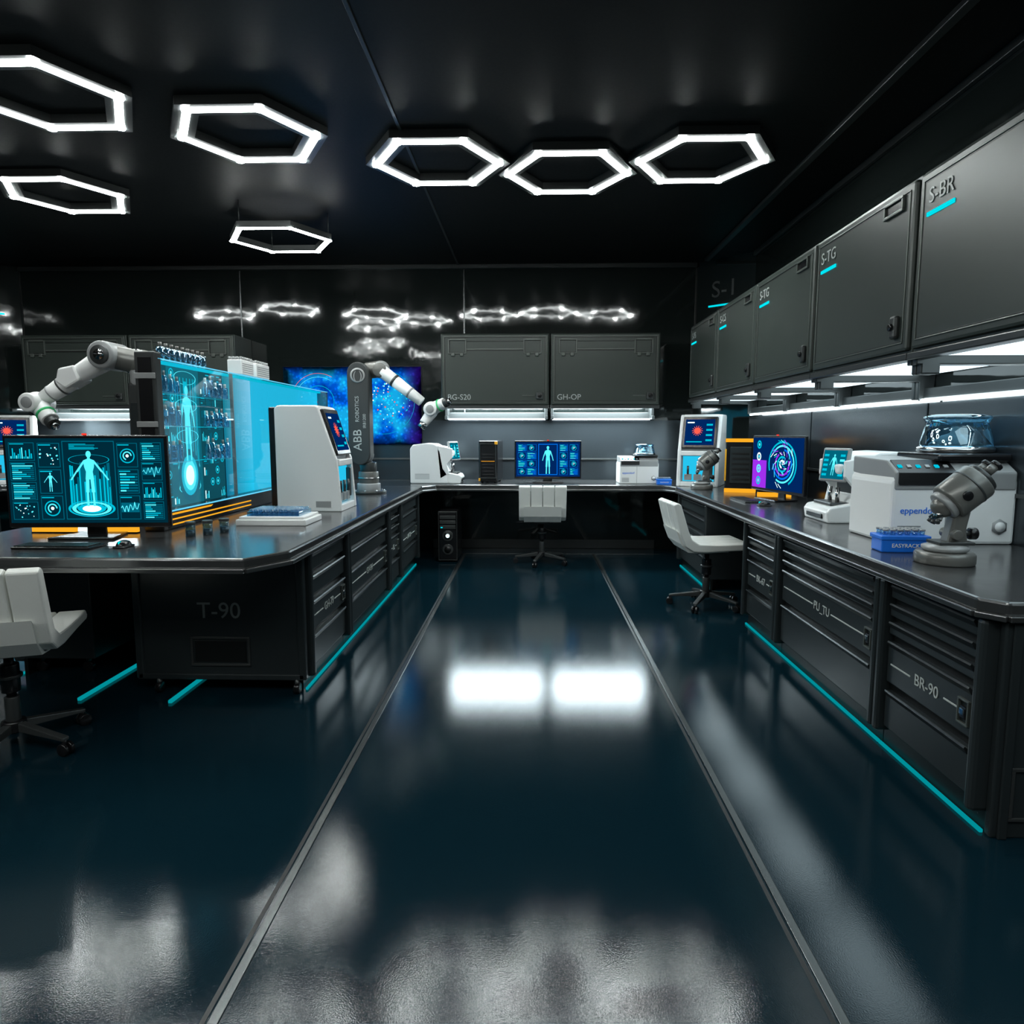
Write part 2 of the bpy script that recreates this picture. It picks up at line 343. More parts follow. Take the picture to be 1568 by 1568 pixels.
# ---------------------------------------------------------------- back wall cabinets
def wallcab(x0,label):
    w=1.13; h=.74; d=.46; k=M()
    k.bb(0,w,.02,d,0,h,DGRN,.008)
    k.bb(.008,w-.008,0,.025,.008,h-.008,DGRN,.01)
    k.frame(.03,w-.03,.03,h-.03,.009,.001,.008,DGRL); k.frame(.042,w-.042,.042,h-.042,.006,.0005,.001,CABD)
    for s in (0,1):
        a=.08 if s==0 else w-.27
        k.frame(a,a+.19,h-.21,h-.06,.012,.001,.016,DGRL); k.frame(a+.012,a+.178,h-.198,h-.072,.007,.0,.001,CABD)
        for q in (a+.03,a+.12): k.bb(q,q+.04,-.02,0,h-.235,h-.195,DGRL,.006)
        k.bb(a+.02,a+.17,-.012,0,h-.075,h-.05,DGRL,.005)
    k.bb(.27,w-.27,-.008,.002,h-.17,h-.155,DGRL,.002); k.bb(.27,w-.27,-.001,.002,h-.18,h-.17,CABD,0); k.bb(.27,w-.27,-.004,.002,h-.085,h-.079,CABD,.001)
    k.text(label,.08,Tr(.19,-.002,.085),TXT)
    k.box((w-.1,-.012,.1),(.08,.028,.07),DGREY,.01); k.cyl((w-.1,-.036,.1),(w-.1,-.01,.1),.022,BLK,bv=.004)
    k.bb(w-.28,w-.15,-.008,.002,.095,.108,DGRL,.003)
    k.bb(0,w,.0,.03,-.03,.004,DGREY,.004)
    k.bb(.05,w-.05,.05,d-.05,-.008,0.0,PANB,.002)
    k.bb(0,w,d-.07,d,-.13,-.06,DGREY,.005); k.bb(.03,w-.03,d-.075,d-.06,-.142,-.128,LED,.002)
    for q in (.01,w-.04): k.bb(q,q+.03,.25,d,-.1,0,DGREY,.004); k.bb(q,q+.03,.2,d,-.14,-.1,DGREY,.004)
    k.done('wall_cabinet',(x0,YB-d,1.585))
wallcab(-.935,'BG-S20'); wallcab(.21,'GH-OP'); wallcab(-4.23,'GT-D20'); wallcab(-5.38,'GR-OP')
def sidecab(yf,label):
    w=1.0; h=.72; d=.68; k=M()
    k.bb(0,w,.02,d,0,h,DGRN,.006)
    k.bb(.012,w-.012,0,.03,.012,h-.012,DGRN,.014)
    k.frame(.045,w-.045,.045,h-.045,.006,.001,.005,DGRL); k.frame(.053,w-.053,.053,h-.053,.004,.0005,.001,CABD)
    k.bb(0,w,-.005,.06,-.03,0,DGREY,.005)
    k.text(label,.085,Tr(.17,-.003,h-.12),TXT); k.bb(.08,.26,-.006,.002,h-.195,h-.178,CYB,.002)
    k.frame(w-.25,w-.09,h-.115,h-.05,.012,.001,.014,DGRL); k.bb(w-.235,w-.105,-.004,.002,h-.1,h-.065,BLK,.004)
    k.box((w-.1,-.01,.12),(.05,.028,.1),DGREY,.012); k.cyl((w-.1,-.035,.12),(w-.1,-.01,.12),.016,BLK,bv=.003)
    k.bb(.06,w-.06,.1,d-.08,-.016,0,PAN,.003)
    for q in (0,w-.035):
        k.bb(q,q+.035,.02,d,-.05,0,DGREY,.004); k.bb(q,q+.035,.04,.12,-.09,-.04,DGREY,.006); k.bb(q,q+.035,d-.09,d,-.15,-.04,DGREY,.006)
    k.bb(0,w,d-.06,d,-.145,-.085,DGREY,.005); k.bb(.02,w-.02,d-.07,d-.055,-.16,-.145,LED,.002)
    k.done('wall_cabinet',(XR-d,yf,1.635),-90)
for i,l in enumerate(('S-PS','S-CS','S-TG','S-TG','S-BR','S-KL')): sidecab(7.0-1.005*i,l)
# ---------------------------------------------------------------- ceiling hex lamps
def hexlamp(x,y,z,r=.43,w=.05,rot=0):
    k=M(); P=lambda q:[(q*math.cos(R(60*i+rot)),q*math.sin(R(60*i+rot))) for i in range(6)]
    o=P(r); n=P(r-w); o2=P(r+.05); n2=P(r-w-.05)
    for i in range(6):
        j=(i+1)%6; k.prism([o[i],o[j],n[j],n[i]],'z',0,.006,HEX)
        k.prism([o2[i],o2[j],n2[j],n2[i]] if z+.055>=ZC-.01 else [o[i],o[j],n[j],n[i]],'z',.006,.055,DGREY)
        k.cyl((o[i][0]*.945,o[i][1]*.945,-.003),(o[i][0]*.945,o[i][1]*.945,.003),.026,HEXN,seg=12)
    if z+.055<ZC-.01:
        for i in (0,2,4): k.cyl((o[i][0]*.94,o[i][1]*.94,.05),(o[i][0]*.94,o[i][1]*.94,ZC-z),.004,DGREY,seg=8)
    k.done('hexagon_lamp',(x,y,z))
hexlamp(-2.1,5.9,2.9)
for x,y in ((-.62,4.75),(.25,4.95),(1.12,4.75),(-3.5,5.3),(-4.6,4.9),(-1.7,4.3),(-2.6,3.8),(-2.9,1.6),(-1.2,.6),(.1,.2),(1.1,-.5),(-2.2,-.4),(-3.6,.4)): hexlamp(x,y,ZC-.055)  # unseen lamps around and behind the camera are added to brighten device fronts
# ---------------------------------------------------------------- chairs (face +X)
def chair(loc,rz,name='office_chair'):
    k=M(); wd=.46; n=4; t=.045
    prof=[(.26,.46),(.27,.48),(.25,.505),(.0,.50),(-.13,.505),(-.185,.54),(-.21,.6),(-.27,.79),(-.295,.805),(-.325,.79),(-.27,.58),(-.23,.49),(-.17,.45),(-.08,.445),(.1,.455)]
    for i in range(n):
        a=-wd/2+wd*i/n+.003; b=-wd/2+wd*(i+1)/n-.003
        k.prism(prof,'y',a,b,WHT2,.008)
    k.prism([(x*.97,z-.006) for x,z in prof[10:15]]+[(.1,.44),(-.1,.43),(-.2,.44),(-.25,.5),(-.29,.6)],'y',-wd/2+.05,wd/2-.05,WHT2)
    k.box((0,0,.425),(.2,.16,.035),DGREY,.008); k.cyl((0,.08,.42),(0,.26,.41),.008,BLK)
    k.cyl((0,0,.2),(0,0,.42),.018,BLK); k.cyl((0,0,.24),(0,0,.36),.035,BLK,bv=.006); k.cyl((0,0,.09),(0,0,.22),.027,DGREY,bv=.004)
    k.cyl((0,0,.3),(0,0,.315),.045,DGREY,bv=.004)
    k.cyl((0,0,.07),(0,0,.12),.045,BLK,bv=.008)
    for i in range(5):
        T=Rz(72*i+20)
        k.prism([(.02,.075),(.02,.115),(.27,.075),(.27,.06)],'y',-.016,.016,DGREY,.004,T)
        k.cyl((.26,0,.03),(.26,0,.07),.01,BLK,T=T,seg=12)
        for s in (-1,1): k.cyl((.265,s*.006,.026),(.265,s*.022,.026),.026,BLK,T=T,seg=18,bv=.003)
    k.done(name,loc,rz)
chair((1.33,5.1,0),4)
chair((.12,6.78,0),90)
chair((-2.14,2.66,0),110)
# ---------------------------------------------------------------- monitors (face -Y)
def monitor(loc,rz,w,h,style,seed,lift=.075,name='computer_monitor'):
    k=M(); b=.014; cz=lift+h/2
    k.bb(-w/2,w/2,0,.022,lift,lift+h,BLK,.006); k.bb(-w/2+.08,w/2-.08,.02,.05,lift+.05,lift+h-.05,BLK,.012)
    display(k,Tr(0,-.0012,cz+.004),w-2*b,h-2*b-.012,style,seed)
    k.box((0,.0,lift+h+.004),(.02,.014,.009),RED,.003)
    k.prism([(-.05,0),(.05,0),(.035,lift+.2),(-.035,lift+.2)],'y',.05,.065,BLK,.004)
    k.prism([(-.16,-.09),(.16,-.09),(.12,.12),(-.12,.12)],'z',0,.012,BLK,.004)
    k.bb(-.12,.12,-.075,-.065,.012,.014,CHR,0)
    k.done(name,loc,rz)
monitor((-2.2,3.33,CT),3,.80,.46,'body',3,.05)
monitor((.185,7.2,CT),0,.70,.40,'blue',5,.04)
monitor((1.9,5.33,CT),-80,.76,.44,'brain',8,.06)
def keyboard(loc,rz,w=.36):
    k=M(); k.bb(-w/2,w/2,-.06,.06,0,.012,BLK,.004)
    for r in range(5):
        for c in range(14):
            k.bb(-w/2+.01+c*(w-.02)/14,-w/2+.01+(c+.85)*(w-.02)/14,-.052+r*.021,-.052+r*.021+.017,.012,.017,CABD,0)
    k.done('keyboard',loc,rz)
def mouse(loc,rz):
    k=M(); k.bb(-.028,.028,-.045,.045,0,.010,BLK,.004)
    k.lathe([(.028,.008),(.027,.016),(.022,.026),(.012,.032),(0,.034)],BLK,T=Matrix.Diagonal((1,1.55,1,1))); k.bb(-.002,.002,-.04,-.02,.02,.031,CYB,0); k.done('computer_mouse',loc,rz)
keyboard((-2.15,3.02,CT),0); mouse((-1.86,3.04,CT),0)
keyboard((1.66,5.3,CT),-88); mouse((1.68,4.92,CT),-88)
def tower(loc,rz,side=True):
    k=M(); k.bb(-.1,.1,-.2,.2,.015,.44,BLK,.012)
    k.frame(-.085,.085,.05,.41,.006,-.2,.01,DGREY)
    for i in range(7): k.bb(-.06,.06,-.206,-.198,.08+.035*i,.092+.035*i,BLK,.002)
    k.bb(-.07,.07,-.214,-.198,.225,.230,OR,.001); k.bb(.07,.1,-.21,-.19,.40,.435,ORAP,.004); k.bb(-.1,-.08,-.21,-.19,.02,.05,ORAP,.004)
    for x in (-.07,.07):
        for y in (-.15,.15): k.cyl((x,y,0),(x,y,.02),.014,BLK,seg=12)
    k.done('computer_tower',loc,rz)
tower((-.42,7.32,CT),-6)
def tower2(loc,rz):
    k=M(); k.bb(-.13,.13,-.17,.17,.0,.47,BLK,.012)
    k.bb(-.132,.132,-.172,-.12,.44,.472,OR,.004); k.bb(-.132,.132,-.175,-.12,0.0,.035,OR,.004); k.bb(-.09,.09,-.178,-.165,.08,.4,CAB,.008)
    for i in range(6): k.bb(-.07,.07,-.182,-.17,.11+.045*i,.125+.045*i,CABD,0)
    k.bb(-.134,-.12,-.174,-.16,.1,.38,ORAP,.002); k.done('computer_tower',loc,rz)
tower2((1.90,6.2,CT),-20); tower2((2.06,5.80,CT),-20)
k=M(); k.bb(-.1,.1,-.22,.22,.02,.52,BLK,.01); k.bb(-.09,.09,-.225,-.2,.03,.51,BLK,.008)
for i in range(3): k.bb(-.08,.08,-.232,-.22,.44-.05*i,.475-.05*i,DGREY,.003)
for z in (.13,.27): k.cyl((0,-.232,z),(0,-.222,z),.055,DGREY,bv=.003); k.cyl((0,-.236,z),(0,-.23,z),.035,CABD); 
k.cyl((0,-.24,.27),(0,-.234,.27),.02,U_W); k.bb(-.07,-.05,-.236,-.22,.35,.36,CYB,0)
k.frame(-.095,.095,.02,.515,.006,-.222,.008,DGREY)
for x in (-.07,.07):
    for y in (-.17,.17): k.cyl((x,y,0),(x,y,.022),.015,BLK,seg=12)
k.done('workstation_tower',(-.83,7.02,0),0)
# ---------------------------------------------------------------- tall analyzer (faces -Y)
def analyzer(loc,rz):
    k=M(); prof=[(.24,0),(.24,.68),(.22,.70),(-.03,.70),(-.05,.69),(-.155,.37),(-.165,.35),(-.19,0)]
    k.prism(prof,'x',-.2,-.165,WHT,.008); k.prism(prof,'x',.165,.2,WHT,.008)
    k.prism([(.23,.01),(.23,.69),(-.03,.69),(-.135,.36),(-.135,.01)],'x',-.17,.17,LGRY,.004)
    k.prism([(.22,.66),(.22,.702),(-.03,.702),(-.05,.66)],'x',-.17,.17,WHT,.006)
    k.bb(-.17,.17,.225,.29,.0,.69,BLK,.01)
    ang=math.degrees(math.atan2(.10,.32)); T=Tr(0,-.112,.525)@Rx(-ang)
    k.box((0,0.005,0),(.33,.03,.32),BLK,.006,None,T); display(k,T@Tr(0,-.0115,0),.28,.26,'virus',4)
    k.bb(-.165,.165,-.175,-.13,.30,.345,WHT,.006); k.bb(-.165,.165,-.185,-.13,.0,.045,WHT,.006)
    rect(k,Tr(0,-.137,0),-.15,.15,.05,.295,U_TQ,0)
    for i in range(3):
        k.bb(-.13+.09*i,-.06+.09*i,-.165,-.14,.06,.12,LGRY,.004); k.cyl((-.095+.09*i,-.16,.12),(-.095+.09*i,-.16,.2),.011,DGREY,seg=14)
    k.bb(.11,.14,-.17,-.14,.08,.28,DGREY,.004)
    k.bb(-.202,-.199,-.12,-.02,.03,.07,LGRY,0)
    k.done('sample_analyzer',loc,rz)
analyzer((-1.44,4.67,CT),90)
analyzer((1.70,6.86,CT),-24)
analyzer((-5.35,6.95,CT),30)
# ---------------------------------------------------------------- bench reader (faces -Y)
def reader(loc,rz,s):
    k=M()
    hump=[(.25,0),(.25,.36),(.22,.40),(.1,.415),(0,.41),(-.04,.39),(-.07,.33),(-.1,.16),(-.14,.1),(-.15,0)]
    k.prism(hump,'x',-.18,.18,WHT,.014)
    k.prism([(-.1,0),(-.1,.12),(-.26,.09),(-.28,.06),(-.27,0)],'x',-.17,.17,WHT,.01)
    k.bb(-.11,.11,-.285,-.26,.02,.05,BLK,.004); k.bb(-.12,.12,-.24,-.12,.095,.115,DGREY,.006)
    k.bb(-.13,.13,-.10,-.02,.12,.30,DGREY,.008); k.cyl((-.05,-.17,.11),(-.05,-.17,.2),.012,CHR,seg=14); k.cyl((.05,-.17,.11),(.05,-.17,.2),.012,CHR,seg=14)
    k.bb(-.12,.12,-.2,-.06,.28,.34,WHT,.012)
    for q in (-.165,.165): k.prism([(-.06,.05),(-.15,.1),(-.13,.2),(-.19,.27),(-.19,.36),(-.03,.39)],'x',q-.015,q+.015,WHT,.005)
    T=Tr(s*.05,-.20,.335)@Rz(s*24)@Rx(-10)
    k.box((0,.012,0),(.19,.025,.2),LGRY,.008,None,T); display(k,T@Tr(0,-.002,0),.165,.17,'small',2)
    for i in range(4): k.bb(s*.181-.001,s*.181+.001,.05,.2,.05+.015*i,.055+.015*i,LGRY,0)
    k.done('benchtop_reader',loc,rz)
reader((1.99,4.13,CT),-90,1)
reader((-.99,7.2,CT),90,-1)
# ---------------------------------------------------------------- centrifuge (faces -Y)
def centrifuge(loc,rz,s=1.0,dx=.1,dr=1.0,dz=1.1):
    k=M(); S=Matrix.Scale(s,4)
    k.prism([(-.27,0),(-.27,.28),(-.25,.32),(.25,.32),(.27,.28),(.27,0)],'y',-.2,.2,WHT,.014,S)
    k.prism([(-.205,.24),(-.205,.32),(-.12,.37),(.2,.38),(.2,.3)],'x',-.262,.262,LGRY,.008,S)
    k.prism([(-.213,.265),(-.208,.318),(-.125,.372),(-.12,.36)],'x',-.25,-.0,BLK,0,S)
    for i in range(6): k.box((-.23+.04*i,-.17,.345),(.018,.02,.005),LGRY if i%2 else U_C,.001,(31,0,0),S)
    k.bb(-.06,.262,-.17,.19,.365,.40,BLK,.012,S)
    k.text('eppendorf',.04,S@Tr(-.15,-.202,.15),BLUE)
    for i in range(5): k.bb(-.24,-.14,-.203,-.199,.03+.012*i,.035+.012*i,LGRY,0,S)
    k.bb(-.035,-.031,-.202,-.199,.01,.31,LGRY,0,S)
    k.cyl((.2,-.208,.08),(.2,-.195,.08),.034,LGRY,seg=6,T=S); k.cyl((.2,-.212,.08),(.2,-.2,.08),.022,WHT,seg=24,T=S)
    Dm=Tr(dx,.02,.40)@Matrix.Diagonal((dr,dr,dr*dz,1)); S2=S@Dm
    k.lathe([(.15,.0),(.158,.005),(.158,.018),(.14,.025)],CHR,T=S2)
    k.lathe([(.15,.02),(.147,.04),(.135,.075),(.125,.105),(.13,.115),(.138,.122),(.132,.13),(.10,.135),(.0,.138)],GLD,T=S2)
    k.lathe([(.0,.01),(.105,.01),(.11,.03),(.06,.06),(.025,.07),(.02,.09),(0,.092)],GREY,T=S2)
    k.done('centrifuge',loc,rz)
centrifuge((1.975,3.43,CT),0,1.06,.12,1.0,1.3)
centrifuge((1.12,7.2,CT),0,.74)
# ---------------------------------------------------------------- tube racks
def rack(loc,rz,s=1):
    k=M(); S=Matrix.Scale(s,4)
    k.bb(-.09,.09,-.05,.05,0,.06,BLUE,.006,S); k.bb(-.095,.095,-.055,.055,.05,.068,BLUE,.004,S)
    k.text('EASYRACK',.022,S@Tr(0,-.052,.028),WHT)
    for i in range(6):
        for j in range(3):
            x=-.07+.028*i; y=-.03+.03*j; k.cyl((x,y,.06),(x,y,.085),.009,GLD,T=S,seg=12); k.cyl((x,y,.085),(x,y,.092),.011,LGRY,T=S,seg=12)
    k.done('tube_rack',loc,rz)
rack((1.64,3.04,CT),-3,1.1); rack((1.36,6.98,CT),0,.8)
def whiterack(loc,rz,name='sample_rack',w=.16,d=.12,h=.09):
    k=M(); k.bb(-w/2,w/2,-d/2,d/2,0,h,WHT,.006)
    for i in range(6):
        for j in range(4):
            x=-w/2+w*(i+.5)/6; y=-d/2+d*(j+.5)/4; k.cyl((x,y,h),(x,y,h+.02),.01,LGRY,seg=10)
    for i in range(5): k.bb(-w/2+.01,w/2-.01,-d/2-.001,-d/2+.001,.015+.014*i,.02+.014*i,LGRY,0)
    k.done(name,loc,rz)
k=M(); k.bb(-.2,.2,-.15,.15,0,.035,WHT,.006); k.bb(-.185,.185,-.135,.135,.035,.05,WHT,.004); k.bb(-.15,.15,-.11,.11,.05,.075,GLD,.003)
for i in range(10):
    for j in range(7): k.cyl((-.13+.029*i,-.09+.03*j,.05),(-.13+.029*i,-.09+.03*j,.088),.011,GLD,seg=10); 
k.done('well_plate',(-1.46,3.92,CT),0)
for x,y in ((-1.72,3.38),(-1.66,3.44),(-1.61,3.52)):
    k=M(); k.cyl((0,0,0),(0,0,.06),.024,GLD,bv=.003); k.cyl((0,0,.0),(0,0,.03),.021,DGREY); k.cyl((0,0,.06),(0,0,.075),.026,DGREY,bv=.003); k.done('specimen_vial',(x,y,CT))
# ---------------------------------------------------------------- microscopes
def microscope(loc,rz,s=1):
    k=M(); S=Matrix.Scale(s,4)
    k.lathe([(0,0),(.105,0),(.11,.006),(.11,.038),(.103,.048),(.0,.05)],GREY,T=S)
    k.lathe([(0,.05),(.075,.05),(.085,.058),(.085,.07),(.06,.078),(0,.08)],LGRY,T=S)
    k.box((.02,0,.085),(.14,.1,.014),DGREY,.004,None,S)
    k.prism([(-.01,.08),(.075,.08),(.065,.14),(.08,.22),(.02,.24),(.005,.15)],'y',-.03,.03,GREY,.01,S); k.cyl((.02,-.05,.12),(.02,.05,.12),.02,GREY,bv=.003,T=S)
    k.cyl((.03,0,.12),(.115,0,.12),.012,DGREY,T=S); k.cyl((.09,0,.12),(.12,0,.12),.024,BLK,bv=.004,T=S)
    ax=Vector((.76,-.05,.65)).normalized(); c=Vector((.06,0,.295))
    P=lambda t:tuple(c+ax*t)
    k.cyl(P(-.08),P(.07),.078,GREY,bv=.01,T=S); k.cyl(P(-.105),P(-.078),.063,LGRY,bv=.006,T=S); k.cyl(P(.07),P(.088),.065,DGREY,bv=.004,T=S)
    k.cyl(P(.02),P(.028),.0795,DGREY,T=S)
    for o in (-.028,.028):
        q=c+ax*.085+Vector((0,o,.02)); k.cyl(tuple(q),tuple(q+ax*.035),.018,GREY,T=S); k.cyl(tuple(q+ax*.035),tuple(q+ax*.05),.023,BLK,bv=.003,T=S)
    k.sph(P(-.10),.045,GREY,T=S)
    for a in (-.6,0,.6):
        d=Vector((-.45,math.sin(a)*.7,-.85)).normalized(); q=c-ax*.105
        k.cyl(tuple(q),tuple(q+d*.06),.014,CHR,T=S); k.cyl(tuple(q+d*.06),tuple(q+d*.075),.010,DGREY,T=S)
    k.cyl((.03,-.08,.28),(.03,-.05,.28),.02,BLK,bv=.003,T=S)
    k.done('microscope',loc,rz)
microscope((1.67,2.76,CT),0,.99); microscope((1.6,6.40,CT),0,.92)
# ---------------------------------------------------------------- robot arms
def capsule(x0,z0,x1,z1,r,n=12):
    a=math.atan2(z1-z0,x1-x0); P=[]
    for i in range(n+1):
        t=a+math.pi/2+math.pi*i/n; P.append((x0+r*math.cos(t),z0+r*math.sin(t)))
    for i in range(n+1):
        t=a-math.pi/2+math.pi*i/n; P.append((x1+r*math.cos(t),z1+r*math.sin(t)))
    return P
def hand(k,e,w,t):
    e=Vector(e);w=Vector(w);t=Vector(t)
    d=(w-e)
    k.cyl(e,e+d*.25,.056,WHT,r2=.053,bv=.005); k.cyl(e+d*.23,e+d*.27,.056,DGREY); k.cyl(e+d*.26,e+d*.8,.054,WHT,r2=.042); k.cyl(e+d*.55,e+d*.58,.05,LGRY)
    k.sph(w,.066,WHT,(1,1.05,1)); k.cyl(w+Vector((0,-.09,0)),w+Vector((0,.09,0)),.056,WHT,bv=.008); k.cyl(w+Vector((0,-.095,0)),w+Vector((0,-.087,0)),.034,LGRY,bv=.003)
    u=(t-w)
    k.cyl(w,w+u*.55,.054,WHT,r2=.05,bv=.004); k.cyl(w+u*.5,w+u*.56,.054,GRN); k.cyl(w+u*.55,w+u*.8,.048,WHT,bv=.004); k.cyl(w+u*.78,t,.038,DGREY,bv=.004); k.cyl(t,t+u*.12,.022,CHR)
k=M()
k.cyl((0,0,0),(0,0,.025),.15,DGREY,bv=.006); k.cyl((0,0,.02),(0,0,.09),.10,LGRY,bv=.008); k.cyl((0,0,.09),(0,0,.19),.085,GREY,bv=.008); k.cyl((0,0,.13),(0,0,.14),.09,CHR)
k.cyl((0,0,.19),(0,0,.27),.07,DGREY,bv=.006)
for i in range(8): k.cyl((.128*math.cos(i*.785),.128*math.sin(i*.785),.02),(.128*math.cos(i*.785),.128*math.sin(i*.785),.034),.009,CHR,seg=8)
k.prism(capsule(-.05,.34,-.05,1.02,.092),'y',-.10,.04,DGREY,.01)
k.cyl((-.05,.02,.33),(-.05,.12,.33),.075,LGRY,bv=.008); k.cyl((-.05,.1,.27),(0,.0,.2),.06,DGREY)
k.lathe([(.048,-.001),(.062,-.001),(.062,.004),(.048,.004)],LGRY,T=Tr(-.05,-.102,1.0)@Rx(90))
k.text('( )',.09,Tr(-.05,-.104,1.0),LGRY)
k.text('ABB',.1,Tr(-.06,-.103,.46)@Ry(-90),TXT); k.text('ROBOTICS',.045,Tr(-.06,-.103,.72)@Ry(-90),TXT); k.text('IRB1200',.035,Tr(.0,-.103,.62)@Ry(-90),TXT)
k.cyl((-.05,.02,1.03),(-.05,.11,1.03),.08,GREY,bv=.01); k.cyl((-.02,.07,1.05),(.14,.05,1.07),.07,GREY,bv=.015); k.sph((.12,.04,1.06),.075,LGRY); k.cyl((.12,-.05,1.05),(.12,.12,1.05),.06,GREY,bv=.01)
hand(k,(.14,.0,1.04),(.56,-.05,.72),(.71,-.12,.78))
k.cyl((.57,-.06,.70),(.50,-.1,.60),.05,WHT,r2=.038,bv=.004); k.cyl((.505,-.1,.605),(.48,-.11,.565),.034,CHR)
k.done('robot_arm',(-1.40,5.88,CT))
k=M()
k.cyl((0,0,0),(0,0,.03),.13,DGREY,bv=.006); k.bb(-.07,.09,-.07,.07,.02,.82,DGREY,.02); k.bb(-.05,.07,-.075,-.068,.2,.7,CAB,.003)
k.cyl((0,0,.8),(0,0,.9),.075,LGRY,bv=.01); k.sph((.0,0,.93),.085,GREY)
k.cyl((.06,0,.92),(-.17,-.03,.975),.075,GREY,r2=.07,bv=.01); k.cyl((-.04,0,.943),(-.06,0,.948),.079,CHR)
k.cyl((-.18,-.13,.975),(-.18,.08,.975),.082,LGRY,bv=.012); k.cyl((-.18,-.14,.975),(-.18,-.128,.975),.055,DGREY,bv=.003); k.cyl((-.18,-.145,.975),(-.18,-.138,.975),.03,CHR)
k.cyl((-.18,-.03,.975),(-.42,-.04,.84),.07,WHT,r2=.05,bv=.01)
k.prism([(-.36,.92),(-.33,.83),(-.42,.78),(-.48,.82),(-.46,.9)],'y',-.1,.03,WHT,.012)
hand(k,(-.42,-.04,.83),(-.63,-.05,.70),(-.49,-.12,.57))
k.done('robot_arm',(-2.33,4.12,CT))
# ---------------------------------------------------------------- hologram display case along island (faces +X, local facing -Y, x=near->far)
k=M(); L=3.0; zb=.10; zt=.91; D=.11
k.bb(0,L,0,D,0,zb,BLK,.006)
for z in (.022,.05): k.bb(.04,1.1,-.003,.001,z,z+.008,OR,.001)
k.prism([(.03,.078),(.5,.078),(.53,.088),(.03,.088)],'y',-.004,.001,OR)
k.bb(-.03,.035,0,D+.0,0,zt+.03,DGREY,.008); k.bb(-.035,-.028,.02,D-.02,.05,zt,BLK,.002)
for z in (.25,.55,.8): k.bb(-.04,-.03,0,D,z,z+.03,LGRY,.003)
k.bb(L-.03,L,0,D,0,zt,DGREY,.006); k.bb(.93,.945,.02,.04,zb,zt,LGRY,.002)
k.bb(.03,L,.06,D,zt-.015,zt,U_C,.002); k.bb(0,L,0,.008,zt-.006,zt,U_TQ2,.001); k.bb(.03,L,-.002,.004,zb-.004,zb+.004,U_TQ2,.001)
k.bb(.03,L,D-.012,D-.004,zb,zt-.01,CABD,0)
T=Tr(0,D-.016,0)
U_BG2=emi('ui_case_background',(.006,.08,.11),1); U_BG3=emi('ui_case_mid',(.006,.15,.21),1)
rect(k,T,.035,.25,zb,zt-.015,U_BG2,0); rect(k,T,.25,.62,zb,zt-.015,U_BG3,0); rect(k,T,.62,.93,zb,zt-.015,U_BG2,0)
nb=14
for i in range(nb):
    a=.945+(1.4-.945)*i/nb; b=.945+(1.4-.945)*(i+1)/nb; f=i/(nb-1)
    for j in range(10):
        g=j/9; z0=zb+(zt-.015-zb)*j/10; z1=zb+(zt-.015-zb)*(j+1)/10
        c=(.01+.24*f*g,.2+.42*f+.06*g,.34+.60*f)
        rect(k,T,a,b,z0,z1,emi('glow_band_%d_%d'%(i,j),c,1.0),0)
rect(k,T,1.4,L-.03,zb,zt-.015,U_TQ,0)
rn=random.Random(11)
for c in range(12):
    for r in range(11):
        x0=.045+c*.074; z0=.11+r*.072
        if .3<x0<.6 or rn.random()<.3: continue
        q=rn.choice([0,1,1,2,4,4])
        w_=.066; h_=.06
        if q==0:
            for t in range(6): rect(k,T,x0+w_*t/6,x0+w_*(t+.6)/6,z0,z0+h_*(.2+.8*rn.random()),U_C if t%3 else U_B,-.002)
        elif q==1:
            for t in range(4): rect(k,T,x0,x0+w_*(.3+.7*rn.random()),z0+h_*t/4,z0+h_*(t+.45)/4,U_C if t%2 else U_D,-.002)
        elif q==2:
            ring(k,T,x0+w_/2,z0+h_/2,.018,.026,U_C,-.002,n=16); ring(k,T,x0+w_/2,z0+h_/2,0,.01,U_B,-.002,n=8)
        else:
            for t in range(3): rect(k,T,x0+.02*t,x0+.02*t+.012,z0+.002,z0+h_*(.5+.4*rn.random()),[U_W,U_C,U_B][t] if rn.random()<.5 else U_D,-.002)
for i in range(21):
    px=.45+.13*math.cos(math.pi*i/20); rect(k,T,px-.004,px+.004,.2,.84,U_C if i%2 else U_BG3,-.002-.0001*i)
for z in (.2,.32,.5,.68,.84): ring(k,T,.45,z,.122,.13,U_B,-.0045,1,.3)
for i,r in enumerate((.13,.10,.075,.05)): ring(k,T,.45,.27,0,r,[U_D,U_C,U_B,U_W][i],-.005-.0005*i,1,1.2,24)
rect(k,T,.43,.47,.3,.82,U_C,-.0046)
figure(k,T,.45,.34,.46,U_B,-.0075,.2)
for z in (.36,.56,.74):
    k.bb(.05,.33,.02,.08,z-.006,z,GLS,0); k.bb(.62,.92,.02,.08,z-.006,z,GLS,0); k.bb(.05,.92,.085,.088,z-.006,z-.002,U_C,0)
    for i in range(13):
        x=.07+i*.068
        if .31<x<.6: continue
        h=.06+.05*rn.random(); k.cyl((x,.05,z),(x,.05,z+h),.018,GLD,seg=12); k.cyl((x,.05,z+h),(x,.05,z+h+.025),.008,LGRY if i%2 else WHT,seg=10)
k.bb(.03,L-.03,.0,.004,zb,zt-.01,GLP,0)
k.done('hologram_display_case',(-1.94,3.57,CT),90)
k=M()
for i in range(9): 
    k.cyl((0,i*.06,0),(0,i*.06,.07),.02,GLD,seg=14); k.cyl((0,i*.06,.07),(0,i*.06,.095),.009,GREY,seg=10)
k.done('glass_bottle_set',(-1.995,3.70,CT+.911))
whiterack((-1.99,4.72,CT+.912),90,w=.2,d=.1,h=.1); whiterack((-1.99,4.99,CT+.912),90,w=.24,d=.1,h=.1)
